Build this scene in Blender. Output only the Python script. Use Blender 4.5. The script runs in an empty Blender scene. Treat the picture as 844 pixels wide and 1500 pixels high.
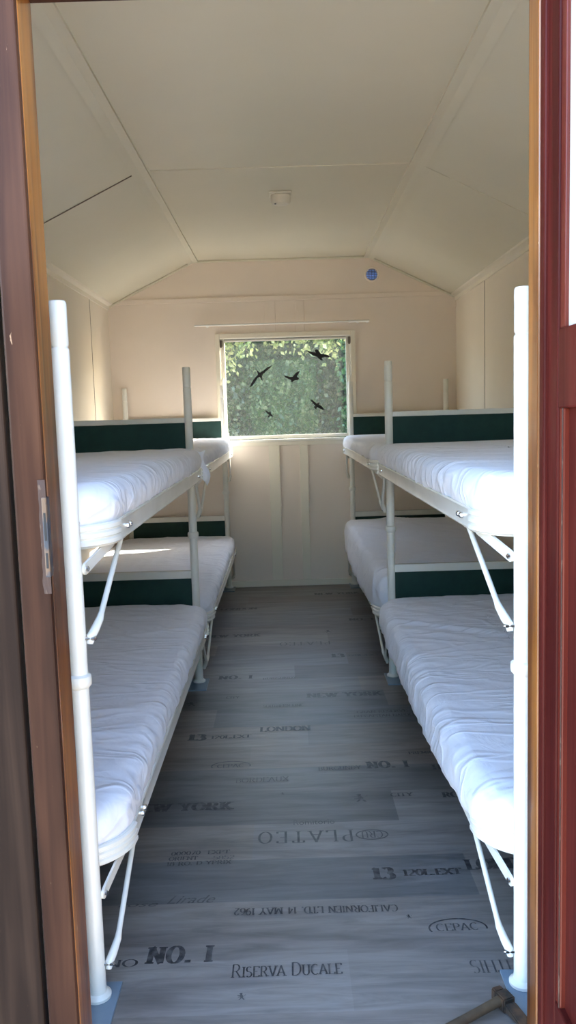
import bpy, bmesh, math, random
from mathutils import Vector, Matrix, noise
random.seed(7)
S = bpy.context.scene
COL = S.collection
PI = math.pi

# ------------------------------------------------------------------ materials
def mat(name, col, rough=.5, metal=0, spec=.5, coat=0):
    m = bpy.data.materials.new(name); m.use_nodes = True
    b = m.node_tree.nodes['Principled BSDF']
    b.inputs['Base Color'].default_value = (*col, 1)
    b.inputs['Roughness'].default_value = rough
    b.inputs['Metallic'].default_value = metal
    b.inputs['Specular IOR Level'].default_value = spec
    if coat:
        b.inputs['Coat Weight'].default_value = coat
        b.inputs['Coat Roughness'].default_value = .18
    return m

def nd(m, t, **kw):
    n = m.node_tree.nodes.new(t)
    for k, v in kw.items():
        if k in n.inputs: n.inputs[k].default_value = v
        else: setattr(n, k, v)
    return n

def lk(m, a, b): m.node_tree.links.new(a, b)

def texco(m, scale=(1, 1, 1), rot=(0, 0, 0)):
    t = nd(m, 'ShaderNodeTexCoord'); mp = nd(m, 'ShaderNodeMapping')
    mp.inputs['Scale'].default_value = scale; mp.inputs['Rotation'].default_value = rot
    lk(m, t.outputs['Object'], mp.inputs['Vector'])
    return mp.outputs['Vector']

def ramp(m, fac, stops):
    r = nd(m, 'ShaderNodeValToRGB'); e = r.color_ramp.elements
    while len(e) < len(stops): e.new(.5)
    for el, (p, c) in zip(e, stops): el.position = p; el.color = (*c, 1)
    lk(m, fac, r.inputs['Fac']); return r.outputs['Color']

def noisy(name, c1, c2, scale, nscale=5, detail=5, rough=.5, bump=0, spec=.5, lo=.35, hi=.65, coat=0, metal=0, dist=.01):
    """two-tone noise material with optional bump"""
    m = mat(name, c1, rough, metal, spec, coat)
    b = m.node_tree.nodes['Principled BSDF']
    v = texco(m, scale)
    n = nd(m, 'ShaderNodeTexNoise', Scale=nscale, Detail=detail); lk(m, v, n.inputs['Vector'])
    lk(m, ramp(m, n.outputs['Fac'], [(lo, c1), (hi, c2)]), b.inputs['Base Color'])
    if bump:
        bp = nd(m, 'ShaderNodeBump', Strength=bump, Distance=dist)
        lk(m, n.outputs['Fac'], bp.inputs['Height']); lk(m, bp.outputs['Normal'], b.inputs['Normal'])
    return m

def wood(name, dark, mid, light, wear=None, coat=.5, rough=.4, grain=1.6, wearlo=.68):
    """vertical-grained varnished wood, with flecks where the finish is chipped"""
    m = mat(name, mid, rough, 0, .5 if coat > .5 else .10, coat)
    b = m.node_tree.nodes['Principled BSDF']
    v = texco(m, (34, 34, 1.3))
    n = nd(m, 'ShaderNodeTexNoise', Scale=grain, Detail=6, Distortion=.6); lk(m, v, n.inputs['Vector'])
    v3 = texco(m, (6, 6, 1.1))
    n3 = nd(m, 'ShaderNodeTexNoise', Scale=1.6, Detail=3); lk(m, v3, n3.inputs['Vector'])
    ma = nd(m, 'ShaderNodeMath', operation='MULTIPLY_ADD'); ma.inputs[1].default_value = .55; lk(m, n3.outputs['Fac'], ma.inputs[0])
    mb = nd(m, 'ShaderNodeMath', operation='MULTIPLY'); mb.inputs[1].default_value = .45; lk(m, n.outputs['Fac'], mb.inputs[0])
    lk(m, mb.outputs[0], ma.inputs[2])
    col = ramp(m, ma.outputs[0], [(.40, dark), (.5, mid), (.60, light)])
    if wear:
        v2 = texco(m, (60, 60, 14))
        n2 = nd(m, 'ShaderNodeTexNoise', Scale=1.0, Detail=4, Roughness=.7); lk(m, v2, n2.inputs['Vector'])
        f = ramp(m, n2.outputs['Fac'], [(wearlo, (0, 0, 0)), (wearlo + .03, (1, 1, 1))])
        mx = nd(m, 'ShaderNodeMix', data_type='RGBA')
        lk(m, f, mx.inputs[0]); lk(m, col, mx.inputs[6]); mx.inputs[7].default_value = (*wear, 1)
        col = mx.outputs[2]
    lk(m, col, b.inputs['Base Color'])
    bp = nd(m, 'ShaderNodeBump', Strength=.25, Distance=.004)
    lk(m, n.outputs['Fac'], bp.inputs['Height']); lk(m, bp.outputs['Normal'], b.inputs['Normal'])
    return m

M = {}
M['wall'] = noisy('cream_wall_paint', (.76, .68, .575), (.79, .71, .60), (1, 1, 1), 2.5, 4, .45, .05, .3, dist=.002)
M['backwall'] = noisy('pinkish_cream_wall_paint', (.80, .70, .62), (.83, .73, .645), (1, 1, 1), 2.5, 4, .5, .05, .3, dist=.002)
M['ceil'] = noisy('cream_ceiling_paint', (.68, .64, .52), (.71, .67, .545), (1, 1, 1), 1.8, 4, .4, .05, .3, dist=.002)
M['trimp'] = mat('cream_trim_paint', (.80, .74, .63), .35)
M['whitetrim'] = mat('white_window_paint', (.80, .77, .70), .35)
M['seam'] = mat('dark_panel_gap', (.22, .18, .14), .8)
M['steel'] = noisy('white_enamelled_tube', (.74, .73, .68), (.80, .79, .74), (1, 1, 1), 9, 3, .28, 0, .5)
M['steel2'] = noisy('white_enamelled_rail', (.76, .745, .69), (.82, .805, .75), (1, 1, 1), 9, 3, .25, 0, .5)
M['bolt'] = mat('chrome_bolt', (.75, .75, .76), .2, 1)
M['plate'] = noisy('blue_grey_plate', (.17, .235, .30), (.20, .27, .34), (1, 1, 1), 12, 3, .35, 0, .5)
M['green'] = noisy('dark_green_board', (.006, .034, .029), (.008, .042, .035), (1, 1, 1), 30, 3, .55, .03, .3, dist=.001)
M['foam'] = noisy('yellow_foam', (.62, .50, .22), (.70, .58, .28), (1, 1, 1), 60, 3, .9)
M['base'] = mat('bed_pan_paint', (.55, .54, .50), .5)
M['rod'] = mat('white_rod', (.85, .84, .82), .3)
M['black'] = mat('black_vinyl', (.008, .008, .009), .6)
M['plastic'] = mat('cream_plastic', (.74, .70, .60), .4)
M['grille'] = mat('dark_grille', (.05, .05, .055), .5)
M['orange'] = wood('orange_varnished_pine', (.06, .017, .004), (.16, .05, .009), (.30, .11, .02), (.50, .34, .18), .6, .3, 1.2, .70)
M['brown'] = wood('brown_stained_board', (.026, .010, .006), (.046, .018, .010), (.072, .030, .016), (.30, .18, .11), .06, .5, 1, .69)
M['brown2'] = wood('dark_brown_cladding', (.018, .010, .007), (.032, .018, .012), (.05, .028, .018), (.26, .17, .11), 0, .6, 1, .74)
M['red'] = wood('dark_red_painted_wood', (.045, .006, .005), (.062, .009, .007), (.085, .013, .010), (.35, .20, .14), .05, .45, 1, .74)
M['red2'] = wood('peeling_red_paint', (.09, .012, .008), (.12, .02, .012), (.15, .03, .018), (.36, .22, .15), .4, .35, 1, .70)
M['handle'] = noisy('hammer_handle_wood', (.06, .040, .024), (.11, .075, .042), (1, 1, 1), 30, 4, .6)
M['iron'] = noisy('rusty_forged_iron', (.035, .032, .03), (.13, .075, .045), (1, 1, 1), 45, 5, .55, .4, .5, metal=.5, dist=.002)
M['strike'] = noisy('worn_strike_metal', (.045, .05, .065), (.14, .09, .06), (1, 1, .4), 60, 4, .45, .3, .5, metal=.3, lo=.5, hi=.6)
M['peel'] = noisy('peeled_paint_edge', (.04, .016, .010), (.11, .07, .048), (1, 1, .3), 120, 5, .6, .3, lo=.58, hi=.66)
M['bounce_ground'] = noisy('pale_bounce_ground', (.40, .33, .25), (.54, .46, .36), (1, 1, 1), 6, 6, .9)  # unseen ground, pale sandy colour invented to bounce warm light indoors
M['roof'] = mat('roof_felt', (.08, .075, .07), .8)
M['ply'] = mat('wall_core', (.35, .26, .18), .8)

def sheet_mat():
    m = mat('white_cotton_sheet', (.83, .84, .92), .85, 0, .15)
    b = m.node_tree.nodes['Principled BSDF']
    b.inputs['Sheen Weight'].default_value = .15
    v = texco(m, (1, 1, 1))
    n = nd(m, 'ShaderNodeTexNoise', Scale=14, Detail=3, Distortion=1.2); lk(m, v, n.inputs['Vector'])
    bp = nd(m, 'ShaderNodeBump', Strength=.35, Distance=.008)
    lk(m, n.outputs['Fac'], bp.inputs['Height'])
    prev = bp
    for rot, sc in (((0, 0, .5), (3.2, 9, 5)), ((0, 0, -.7), (2.6, 7.5, 6))):
        v2 = texco(m, sc, rot)
        n2 = nd(m, 'ShaderNodeTexNoise', Scale=.8, Detail=1.5, Distortion=1.1); lk(m, v2, n2.inputs['Vector'])
        su = nd(m, 'ShaderNodeMath', operation='SUBTRACT'); su.inputs[1].default_value = .5; lk(m, n2.outputs['Fac'], su.inputs[0])
        ab = nd(m, 'ShaderNodeMath', operation='ABSOLUTE'); lk(m, su.outputs[0], ab.inputs[0])
        mr = nd(m, 'ShaderNodeMapRange', interpolation_type='SMOOTHSTEP'); mr.inputs['From Max'].default_value = .075; mr.inputs['To Min'].default_value = 1; mr.inputs['To Max'].default_value = 0
        lk(m, ab.outputs[0], mr.inputs['Value'])
        b2 = nd(m, 'ShaderNodeBump', Strength=.36, Distance=.007)
        lk(m, mr.outputs['Result'], b2.inputs['Height']); lk(m, prev.outputs['Normal'], b2.inputs['Normal']); prev = b2
    lk(m, prev.outputs['Normal'], b.inputs['Normal'])
    return m
M['sheet'] = sheet_mat()

def glass_mat(name, tint, haze, ior=1.5):
    """flat pane: clear transmission, mirror by Fresnel, a share of diffuse haze"""
    m = bpy.data.materials.new(name); m.use_nodes = True
    nt = m.node_tree; nt.nodes.clear()
    out = nd(m, 'ShaderNodeOutputMaterial')
    tr = nd(m, 'ShaderNodeBsdfTransparent'); tr.inputs['Color'].default_value = (*tint, 1)
    gl = nd(m, 'ShaderNodeBsdfGlossy', Roughness=.02)
    df = nd(m, 'ShaderNodeBsdfDiffuse'); df.inputs['Color'].default_value = (.8, .82, .8, 1)
    tl = nd(m, 'ShaderNodeBsdfTranslucent'); tl.inputs['Color'].default_value = (.8, .82, .8, 1)
    ad = nd(m, 'ShaderNodeMixShader'); ad.inputs[0].default_value = .5
    lk(m, df.outputs[0], ad.inputs[1]); lk(m, tl.outputs[0], ad.inputs[2])
    h = nd(m, 'ShaderNodeMixShader'); h.inputs[0].default_value = haze
    lk(m, tr.outputs[0], h.inputs[1]); lk(m, ad.outputs[0], h.inputs[2])
    ge = nd(m, 'ShaderNodeNewGeometry'); dt = nd(m, 'ShaderNodeVectorMath', operation='DOT_PRODUCT')
    lk(m, ge.outputs['Normal'], dt.inputs[0]); lk(m, ge.outputs['Incoming'], dt.inputs[1])
    ab = nd(m, 'ShaderNodeMath', operation='ABSOLUTE'); lk(m, dt.outputs['Value'], ab.inputs[0])
    su = nd(m, 'ShaderNodeMath', operation='SUBTRACT'); su.inputs[0].default_value = 1; lk(m, ab.outputs[0], su.inputs[1])
    pw = nd(m, 'ShaderNodeMath', operation='POWER'); lk(m, su.outputs[0], pw.inputs[0]); pw.inputs[1].default_value = 5
    fr = nd(m, 'ShaderNodeMath', operation='MULTIPLY_ADD'); lk(m, pw.outputs[0], fr.inputs[0]); fr.inputs[1].default_value = .96; fr.inputs[2].default_value = .04
    mx = nd(m, 'ShaderNodeMixShader')
    lk(m, fr.outputs[0], mx.inputs[0]); lk(m, h.outputs[0], mx.inputs[1]); lk(m, gl.outputs[0], mx.inputs[2])
    lk(m, mx.outputs[0], out.inputs['Surface'])
    return m
M['glass'] = glass_mat('window_glass', (.96, .98, .96), .02)
M['glass2'] = glass_mat('door_glass', (.92, .97, .97), .75)

def leaf_mat(name, c1, c2, c3, trans=.35):
    m = bpy.data.materials.new(name); m.use_nodes = True
    nt = m.node_tree; nt.nodes.clear()
    out = nd(m, 'ShaderNodeOutputMaterial')
    v = texco(m, (1, 1, 1))
    n = nd(m, 'ShaderNodeTexNoise', Scale=9, Detail=6, Roughness=.7); lk(m, v, n.inputs['Vector'])
    c = ramp(m, n.outputs['Fac'], [(.38, c1), (.5, c2), (.62, c3)])
    p = nd(m, 'ShaderNodeBsdfPrincipled', Roughness=.35); lk(m, c, p.inputs['Base Color'])
    t = nd(m, 'ShaderNodeBsdfTranslucent')
    hs = nd(m, 'ShaderNodeHueSaturation', Value=2.2, Saturation=1.1, Hue=.48); lk(m, c, hs.inputs['Color'])
    lk(m, hs.outputs[0], t.inputs['Color'])
    mx = nd(m, 'ShaderNodeMixShader'); mx.inputs[0].default_value = trans
    lk(m, p.outputs[0], mx.inputs[1]); lk(m, t.outputs[0], mx.inputs[2]); lk(m, mx.outputs[0], out.inputs['Surface'])
    return m
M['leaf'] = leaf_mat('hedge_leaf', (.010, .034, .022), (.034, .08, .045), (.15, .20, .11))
M['leaf_sun'] = leaf_mat('sunlit_leaf', (.10, .16, .05), (.24, .28, .11), (.46, .46, .24), .4)  # paler copy of the leaf colours, painting sunlit highlights
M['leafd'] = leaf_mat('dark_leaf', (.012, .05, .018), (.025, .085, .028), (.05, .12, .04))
M['bark'] = noisy('bark', (.10, .075, .05), (.19, .14, .10), (1, 1, .2), 20, 4, .9)

# floor: printed plank vinyl
def floor_mat():
    m = mat('grey_wood_print_vinyl', (.2, .2, .2), .38, 0, .45)
    b = m.node_tree.nodes['Principled BSDF']
    at = nd(m, 'ShaderNodeVertexColor', layer_name='tone')
    v = texco(m, (2.2, 17, 1))
    n = nd(m, 'ShaderNodeTexNoise', Scale=1.7, Detail=8, Roughness=.66, Distortion=.9); lk(m, v, n.inputs['Vector'])
    v2 = texco(m, (1.3, 7, 1))
    n2 = nd(m, 'ShaderNodeTexNoise', Scale=1.6, Detail=4, Distortion=.8); lk(m, v2, n2.inputs['Vector'])
    c = ramp(m, n.outputs['Fac'], [(.25, (.15, .14, .134)), (.5, (.245, .232, .222)), (.75, (.33, .312, .30))])
    c2 = ramp(m, n2.outputs['Fac'], [(.3, (.74, .72, .72)), (.5, (.98, .97, .96)), (.7, (1.12, 1.10, 1.07))])
    x1 = nd(m, 'ShaderNodeMix', data_type='RGBA', blend_type='MULTIPLY'); x1.inputs[0].default_value = 1
    lk(m, c, x1.inputs[6]); lk(m, c2, x1.inputs[7])
    x2 = nd(m, 'ShaderNodeMix', data_type='RGBA', blend_type='MULTIPLY'); x2.inputs[0].default_value = 1
    lk(m, x1.outputs[2], x2.inputs[6]); lk(m, at.outputs['Color'], x2.inputs[7])
    lk(m, x2.outputs[2], b.inputs['Base Color'])
    bp = nd(m, 'ShaderNodeBump', Strength=.12, Distance=.002)
    lk(m, n.outputs['Fac'], bp.inputs['Height']); lk(m, bp.outputs['Normal'], b.inputs['Normal'])
    return m
M['floor'] = floor_mat()
M['ink'] = noisy('worn_black_print', (.028, .028, .032), (.10, .098, .10), (1, 1, 1), 55, 5, .45, lo=.4, hi=.68)
M['ink2'] = noisy('faded_grey_print', (.05, .05, .053), (.12, .116, .116), (1, 1, 1), 40, 5, .45, lo=.35, hi=.7)

# ------------------------------------------------------------------ helpers
def tag(o, label=None, cat=None, group=None, kind=None):
    if label: o['label'] = label
    if cat: o['category'] = cat
    if group: o['group'] = group
    if kind: o['kind'] = kind
    return o

def empty(name, loc=(0, 0, 0)):
    o = bpy.data.objects.new(name, None); COL.objects.link(o)
    o.location = loc; o.empty_display_size = .1
    return o

def wloc(o):
    v = Vector((0, 0, 0))
    while o is not None: v += o.location; o = o.parent
    return v

def obj(name, bm, m, parent=None, smooth=False, origin=None):
    """link a bmesh built in world coordinates as one object"""
    off = wloc(parent) if parent else Vector((0, 0, 0))
    org = Vector(origin) if origin is not None else off
    for v in bm.verts: v.co -= org
    me = bpy.data.meshes.new(name)
    if len(bm.faces) < 20000: bmesh.ops.recalc_face_normals(bm, faces=bm.faces)
    bm.to_mesh(me); bm.free()
    for mm in (m if isinstance(m, (list, tuple)) else [m]): me.materials.append(mm)
    if smooth:
        for p in me.polygons: p.use_smooth = True
        if smooth != 'all':
            try: me.set_sharp_from_angle(angle=math.radians(38))
            except Exception: pass
    o = bpy.data.objects.new(name, me); COL.objects.link(o)
    if parent: o.parent = parent
    o.location = org - off
    return o

def B(): return bmesh.new()

def box(bm, x0, x1, y0, y1, z0, z1, bev=0, rot=None, piv=None):
    g = bmesh.ops.create_cube(bm, size=1)
    vs = g['verts']
    for v in vs:
        v.co = Vector(((x0 + x1) / 2 + v.co.x * (x1 - x0), (y0 + y1) / 2 + v.co.y * (y1 - y0), (z0 + z1) / 2 + v.co.z * (z1 - z0)))
    if bev:
        es = list({e for v in vs for e in v.link_edges})
        r = bmesh.ops.bevel(bm, geom=es, offset=bev, segments=2, affect='EDGES', profile=.5)
        vs = list({v for f in r['faces'] for v in f.verts} | {v for v in vs if v.is_valid})
    if rot is not None:
        bmesh.ops.rotate(bm, verts=vs, cent=piv, matrix=rot)
    return vs

def frame_of(d):
    d = d.normalized(); a = Vector((0, 0, 1)) if abs(d.z) < .9 else Vector((1, 0, 0))
    u = d.cross(a).normalized(); return u, d.cross(u).normalized()

def tube(bm, pts, r, n=12, cap=True):
    pts = [Vector(p) for p in pts]
    rr = r if isinstance(r, (list, tuple)) else [r] * len(pts)
    rings = []; u = None
    for i, p in enumerate(pts):
        d = (pts[min(i + 1, len(pts) - 1)] - pts[max(i - 1, 0)]).normalized()
        if u is None: u, w = frame_of(d)
        else:
            u = (u - d * u.dot(d)).normalized(); w = d.cross(u).normalized()
        rings.append([bm.verts.new(p + (u * math.cos(a) + w * math.sin(a)) * rr[i]) for a in [2 * PI * k / n for k in range(n)]])
    for a, b in zip(rings, rings[1:]):
        for k in range(n): bm.faces.new((a[k], a[(k + 1) % n], b[(k + 1) % n], b[k]))
    if cap: bm.faces.new(rings[0][::-1]); bm.faces.new(rings[-1])

def lathe(bm, c, prof, n=24, axis='z'):
    """prof = [(r, h)] about an axis through c"""
    c = Vector(c); rings = []
    for r, h in prof:
        ring = []
        for k in range(n):
            a = 2 * PI * k / n
            if axis == 'z': p = Vector((r * math.cos(a), r * math.sin(a), h))
            elif axis == 'y': p = Vector((r * math.cos(a), h, r * math.sin(a)))
            else: p = Vector((h, r * math.cos(a), r * math.sin(a)))
            ring.append(bm.verts.new(c + p))
        rings.append(ring)
    for a, b in zip(rings, rings[1:]):
        for k in range(n): bm.faces.new((a[k], a[(k + 1) % n], b[(k + 1) % n], b[k]))
    bm.faces.new(rings[0][::-1]); bm.faces.new(rings[-1])

def flatbar(bm, p0, p1, w, t, up):
    """rounded-end flat bar from p0 to p1, thickness t along `up`-normal"""
    p0, p1, up = Vector(p0), Vector(p1), Vector(up).normalized()
    d = (p1 - p0).normalized(); up = (up - d * up.dot(d)).normalized(); s = d.cross(up)
    out = []
    for c, base in ((p0, PI / 2), (p1, -PI / 2)):
        for k in range(9):
            a = base + PI * k / 8
            out.append(c + (d * math.cos(a) + s * math.sin(a)) * (w / 2))
    a = [bm.verts.new(q + up * t / 2) for q in out]; b = [bm.verts.new(q - up * t / 2) for q in out]
    n = len(a); bm.faces.new(a); bm.faces.new(b[::-1])
    for i in range(n): bm.faces.new((a[i], b[i], b[(i + 1) % n], a[(i + 1) % n]))

def slab(bm, outer, holes, y0, y1):
    """a wall in the xz plane with holes, from y0 to y1"""
    caps = []
    for y in (y0, y1):
        loops = []; es = []
        for L in [outer] + holes:
            vs = [bm.verts.new((x, y, z)) for x, z in L]; loops.append(vs)
            es += [bm.edges.new((vs[i], vs[(i + 1) % len(vs)])) for i in range(len(vs))]
        bmesh.ops.triangle_fill(bm, edges=es, use_beauty=True)
        caps.append(loops)
    for A, Bq in zip(*caps):
        for i in range(len(A)):
            j = (i + 1) % len(A); bm.faces.new((A[i], A[j], Bq[j], Bq[i]))

def rect(x0, x1, z0, z1): return [(x0, z0), (x1, z0), (x1, z1), (x0, z1)]
def circ(x, z, r, n=28): return [(x + r * math.cos(2 * PI * k / n), z + r * math.sin(2 * PI * k / n)) for k in range(n)]

# ------------------------------------------------------------------ dimensions
XL, XR = -1.138, 1.150           # inner faces of the long walls
YB, YF = 5.637, 1.425            # inner faces of end walls
YO = 1.345                       # outer face of the front wall
ZW, ZC = 1.90, 2.173             # wall plate and flat ceiling
CL, CR = -.567, .582
GZ = -.58                        # ground
WX0, WX1, WZ0, WZ1 = -.415, .452, .985, 1.672   # window opening
DX0, DX1, DZ = -.386, .412, 1.810               # door opening
ROOM = [(XL, 0), (XR, 0), (XR, ZW), (CR, ZC), (CL, ZC), (XL, ZW)]
def st(name, bm, m, parent=None, smooth=False):
    o = obj(name, bm, m, parent, smooth)
    if parent is None: o['kind'] = 'structure'
    return o

# ------------------------------------------------------------------ lettering
def arc(cx, cy, rx, ry, a0, a1, n=14):
    return [(cx + rx * math.cos(math.radians(a0 + (a1 - a0) * i / n)), cy + ry * math.sin(math.radians(a0 + (a1 - a0) * i / n))) for i in range(n + 1)]
def I_(x): return [(x, 0), (x, 1)]
G = {  # advance width, strokes, serif positions (x, y)
 'A': (.80, [[(.06, 0), (.38, 1)], [(.38, 1), (.72, 0)], [(.18, .34), (.58, .34)]], [(.06, 0), (.72, 0)]),
 'B': (.68, [I_(.14), [(.14, 1)] + arc(.32, .76, .24, .24, 90, -90) + [(.14, .52)], [(.14, .52)] + arc(.34, .26, .27, .26, 90, -90) + [(.14, 0)]], []),
 'C': (.76, [arc(.42, .5, .34, .5, 50, 310, 24)], []),
 'D': (.78, [I_(.14), [(.14, 1)] + arc(.32, .5, .38, .5, 90, -90, 20) + [(.14, 0)]], []),
 'E': (.66, [I_(.14), [(.06, 1), (.60, 1)], [(.14, .52), (.46, .52)], [(.06, 0), (.62, 0)], [(.60, 1), (.60, .84)], [(.62, 0), (.62, .16)]], []),
 'F': (.62, [I_(.14), [(.06, 1), (.58, 1)], [(.14, .52), (.44, .52)], [(.58, 1), (.58, .84)]], [(.14, 0)]),
 'G': (.80, [arc(.42, .5, .34, .5, 50, 350, 24), [(.74, 0), (.74, .44)]], [(.74, .44)]),
 'H': (.82, [I_(.15), I_(.67), [(.15, .52), (.67, .52)]], [(.15, 0), (.15, 1), (.67, 0), (.67, 1)]),
 'I': (.34, [I_(.17)], [(.17, 0), (.17, 1)]),
 'K': (.80, [I_(.15), [(.68, 1), (.20, .42)], [(.32, .56), (.72, 0)]], [(.15, 0), (.15, 1), (.70, 0), (.66, 1)]),
 'L': (.64, [I_(.14), [(.06, 0), (.60, 0)], [(.60, 0), (.60, .18)]], [(.14, 1)]),
 'M': (.96, [I_(.14), I_(.80), [(.14, 1), (.47, .12)], [(.47, .12), (.80, 1)]], [(.14, 0), (.14, 1), (.80, 0), (.80, 1)]),
 'N': (.84, [I_(.14), I_(.70), [(.14, 1), (.70, 0)]], [(.14, 0), (.14, 1), (.70, 1)]),
 'O': (.84, [arc(.42, .5, .34, .5, 0, 360, 28)], []),
 'P': (.68, [I_(.15), [(.15, 1)] + arc(.34, .73, .26, .27, 90, -90) + [(.15, .46)]], [(.15, 0)]),
 'R': (.78, [I_(.15), [(.15, 1)] + arc(.34, .74, .24, .26, 90, -90) + [(.15, .48)], [(.38, .48), (.68, 0)]], [(.15, 0), (.70, 0)]),
 'S': (.62, [arc(.31, .75, .22, .25, 40, 270, 16) + arc(.31, .25, .24, .25, 90, -140, 16)], []),
 'T': (.72, [I_(.36), [(.06, 1), (.66, 1)], [(.06, 1), (.06, .84)], [(.66, 1), (.66, .84)]], [(.36, 0)]),
 'U': (.80, [[(.15, 1), (.15, .3)] + arc(.40, .28, .25, .28, 180, 360) + [(.65, 1)]], [(.15, 1), (.65, 1)]),
 'V': (.78, [[(.08, 1), (.40, 0)], [(.40, 0), (.70, 1)]], [(.08, 1), (.70, 1)]),
 'W': (1.08, [[(.08, 1), (.32, 0)], [(.32, 0), (.54, .9)], [(.54, .9), (.76, 0)], [(.76, 0), (1.0, 1)]], [(.08, 1), (.54, 1), (1.0, 1)]),
 'X': (.76, [[(.08, 1), (.66, 0)], [(.66, 1), (.08, 0)]], [(.08, 0), (.66, 0), (.08, 1), (.66, 1)]),
 'Y': (.76, [[(.08, 1), (.38, .48)], [(.38, .48), (.68, 1)], [(.38, 0), (.38, .48)]], [(.38, 0), (.08, 1), (.68, 1)]),
 '0': (.64, [arc(.32, .5, .24, .5, 0, 360, 24)], []),
 '1': (.40, [I_(.20), [(.20, 1), (.06, .84)]], [(.20, 0)]),
 '2': (.62, [arc(.30, .74, .22, .26, 160, -40) + [(.08, 0)], [(.08, 0), (.56, 0)]], []),
 '3': (.60, [arc(.28, .76, .20, .24, 140, -90), arc(.28, .26, .25, .27, 90, -150)], []),
 '4': (.64, [[(.42, 0), (.42, 1)], [(.42, 1), (.06, .3)], [(.06, .3), (.58, .3)]], []),
 '5': (.60, [[(.12, 1), (.52, 1)], [(.12, 1), (.12, .56)], arc(.28, .32, .25, .32, 110, -150)], []),
 '6': (.62, [arc(.31, .30, .23, .30, 0, 360, 20), arc(.50, .40, .43, .60, 180, 95, 10)], []),
 '7': (.60, [[(.06, 1), (.54, 1)], [(.54, 1), (.24, 0)]], []),
 '8': (.62, [arc(.31, .76, .20, .24, 0, 360, 18), arc(.31, .27, .24, .27, 0, 360, 18)], []),
 '9': (.62, [arc(.31, .70, .23, .30, 0, 360, 20), arc(.12, .60, .43, .60, 0, -85, 10)], []),
 '.': (.30, [[(.13, 0), (.13, .16)]], []), ' ': (.45, [], []), '-': (.4, [[(.06, .45), (.34, .45)]], []),
}
def letters(bm, text, x0, x1, y, h, bold=.16, thin=.06, flip=False, slant=0, midx=1, z=.0006, sp=0, small=None):
    """print text on the floor from x0 to x1, foot line at y; flip = turned by 180 degrees"""
    segs = []; cur = 0
    for i, ch in enumerate(text):
        s = 1 if (small is None or i in small) else .78
        w, strokes, ser = G[ch]
        for stq in strokes:
            stq = [(a * s, b * s) for a, b in stq]
            P = [Vector((cur + a, b)) for a, b in stq]
            ribs = []
            for k, p in enumerate(P):
                d = (P[min(k + 1, len(P) - 1)] - P[max(k - 1, 0)])
                if d.length == 0: d = Vector((0, 1))
                d.normalize(); n = Vector((-d.y, d.x)); wd = thin + (bold - thin) * abs(d.y) ** 1.5
                if ch == '.': wd = bold
                ribs.append((p + n * wd / 2, p - n * wd / 2))
            for (a, b), (c, e) in zip(ribs, ribs[1:]): segs.append((a, b, e, c))
        for sx, sy in ser:
            sx, sy = cur + sx * s, sy * s; hw = bold * .5 + .07; q = thin * .6
            yy = sy + (q if sy < .1 else -q)
            segs.append((Vector((sx - hw, yy - q)), Vector((sx + hw, yy - q)), Vector((sx + hw, yy + q)), Vector((sx - hw, yy + q))))
        cur += w * s + sp
    kx = (x1 - x0) / cur
    zi = 0
    for q in segs:
        vs = []; zi += .000012
        for p in q:
            X = x0 + (p.x + slant * p.y) * kx; Y = y + p.y * h
            if flip: X = x0 + x1 - X; Y = 2 * y + h - Y
            vs.append(bm.verts.new((X, Y, z + zi)))
        try:
            f = bm.faces.new(vs); f.material_index = midx
            f.normal_update()
            if f.normal.z < 0: f.normal_flip()
        except ValueError: pass

def fonttext(bm, text, x0, x1, y, h, shear=0, midx=2, z=.0006):
    cu = bpy.data.curves.new('t', 'FONT'); cu.body = text; cu.shear = shear; cu.resolution_u = 3
    o = bpy.data.objects.new('t', cu); COL.objects.link(o)
    bpy.context.view_layer.update()
    me = bpy.data.meshes.new_from_object(o.evaluated_get(bpy.context.evaluated_depsgraph_get()))
    xs = [v.co.x for v in me.vertices]; a, b = min(xs), max(xs)
    vm = [bm.verts.new((x0 + (v.co.x - a) / (b - a) * (x1 - x0), y + v.co.y * h / .72, z)) for v in me.vertices]
    for p in me.polygons:
        try:
            f = bm.faces.new([vm[i] for i in p.vertices]); f.material_index = midx; f.normal_update()
            if f.normal.z < 0: f.normal_flip()
        except ValueError: pass
    bpy.data.objects.remove(o); bpy.data.curves.remove(cu); bpy.data.meshes.remove(me)

def ring2d(bm, cx, cy, rx, ry, w, a0=0, a1=360, midx=1, z=.0006, n=36):
    prev = None
    for i in range(n + 1):
        a = math.radians(a0 + (a1 - a0) * i / n)
        p = (bm.verts.new((cx + rx * math.cos(a), cy + ry * math.sin(a), z)), bm.verts.new((cx + (rx - w) * math.cos(a), cy + (ry - w) * math.sin(a), z)))
        if prev:
            f = bm.faces.new((prev[0], p[0], p[1], prev[1])); f.material_index = midx; f.normal_update()
            if f.normal.z < 0: f.normal_flip()
        prev = p

def emblem(bm, cx, cy, s, midx=1, z=.0006):
    """small rampant-animal stencil: body, head and four limbs"""
    def blob(pts):
        f = bm.faces.new([bm.verts.new((cx + a * s, cy + b * s, z)) for a, b in pts]); f.material_index = midx; f.normal_update()
        if f.normal.z < 0: f.normal_flip()
    blob([(-.12, -.30), (.16, -.22), (.20, .10), (.02, .40), (-.14, .42), (-.20, .10)])
    blob([(-.16, .36), (.08, .40), (.10, .58), (-.08, .66), (-.30, .52)])
    blob([(-.18, .22), (-.14, .08), (-.52, .16), (-.56, .28)])
    blob([(-.18, .02), (-.12, -.10), (-.44, -.16), (-.46, -.04)])
    blob([(-.10, -.22), (.02, -.30), (-.22, -.62), (-.36, -.58)])
    blob([(.02, -.24), (.18, -.20), (.42, -.56), (.26, -.62)])
    blob([(.16, -.12), (.22, .02), (.56, .30), (.50, .38)])

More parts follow.
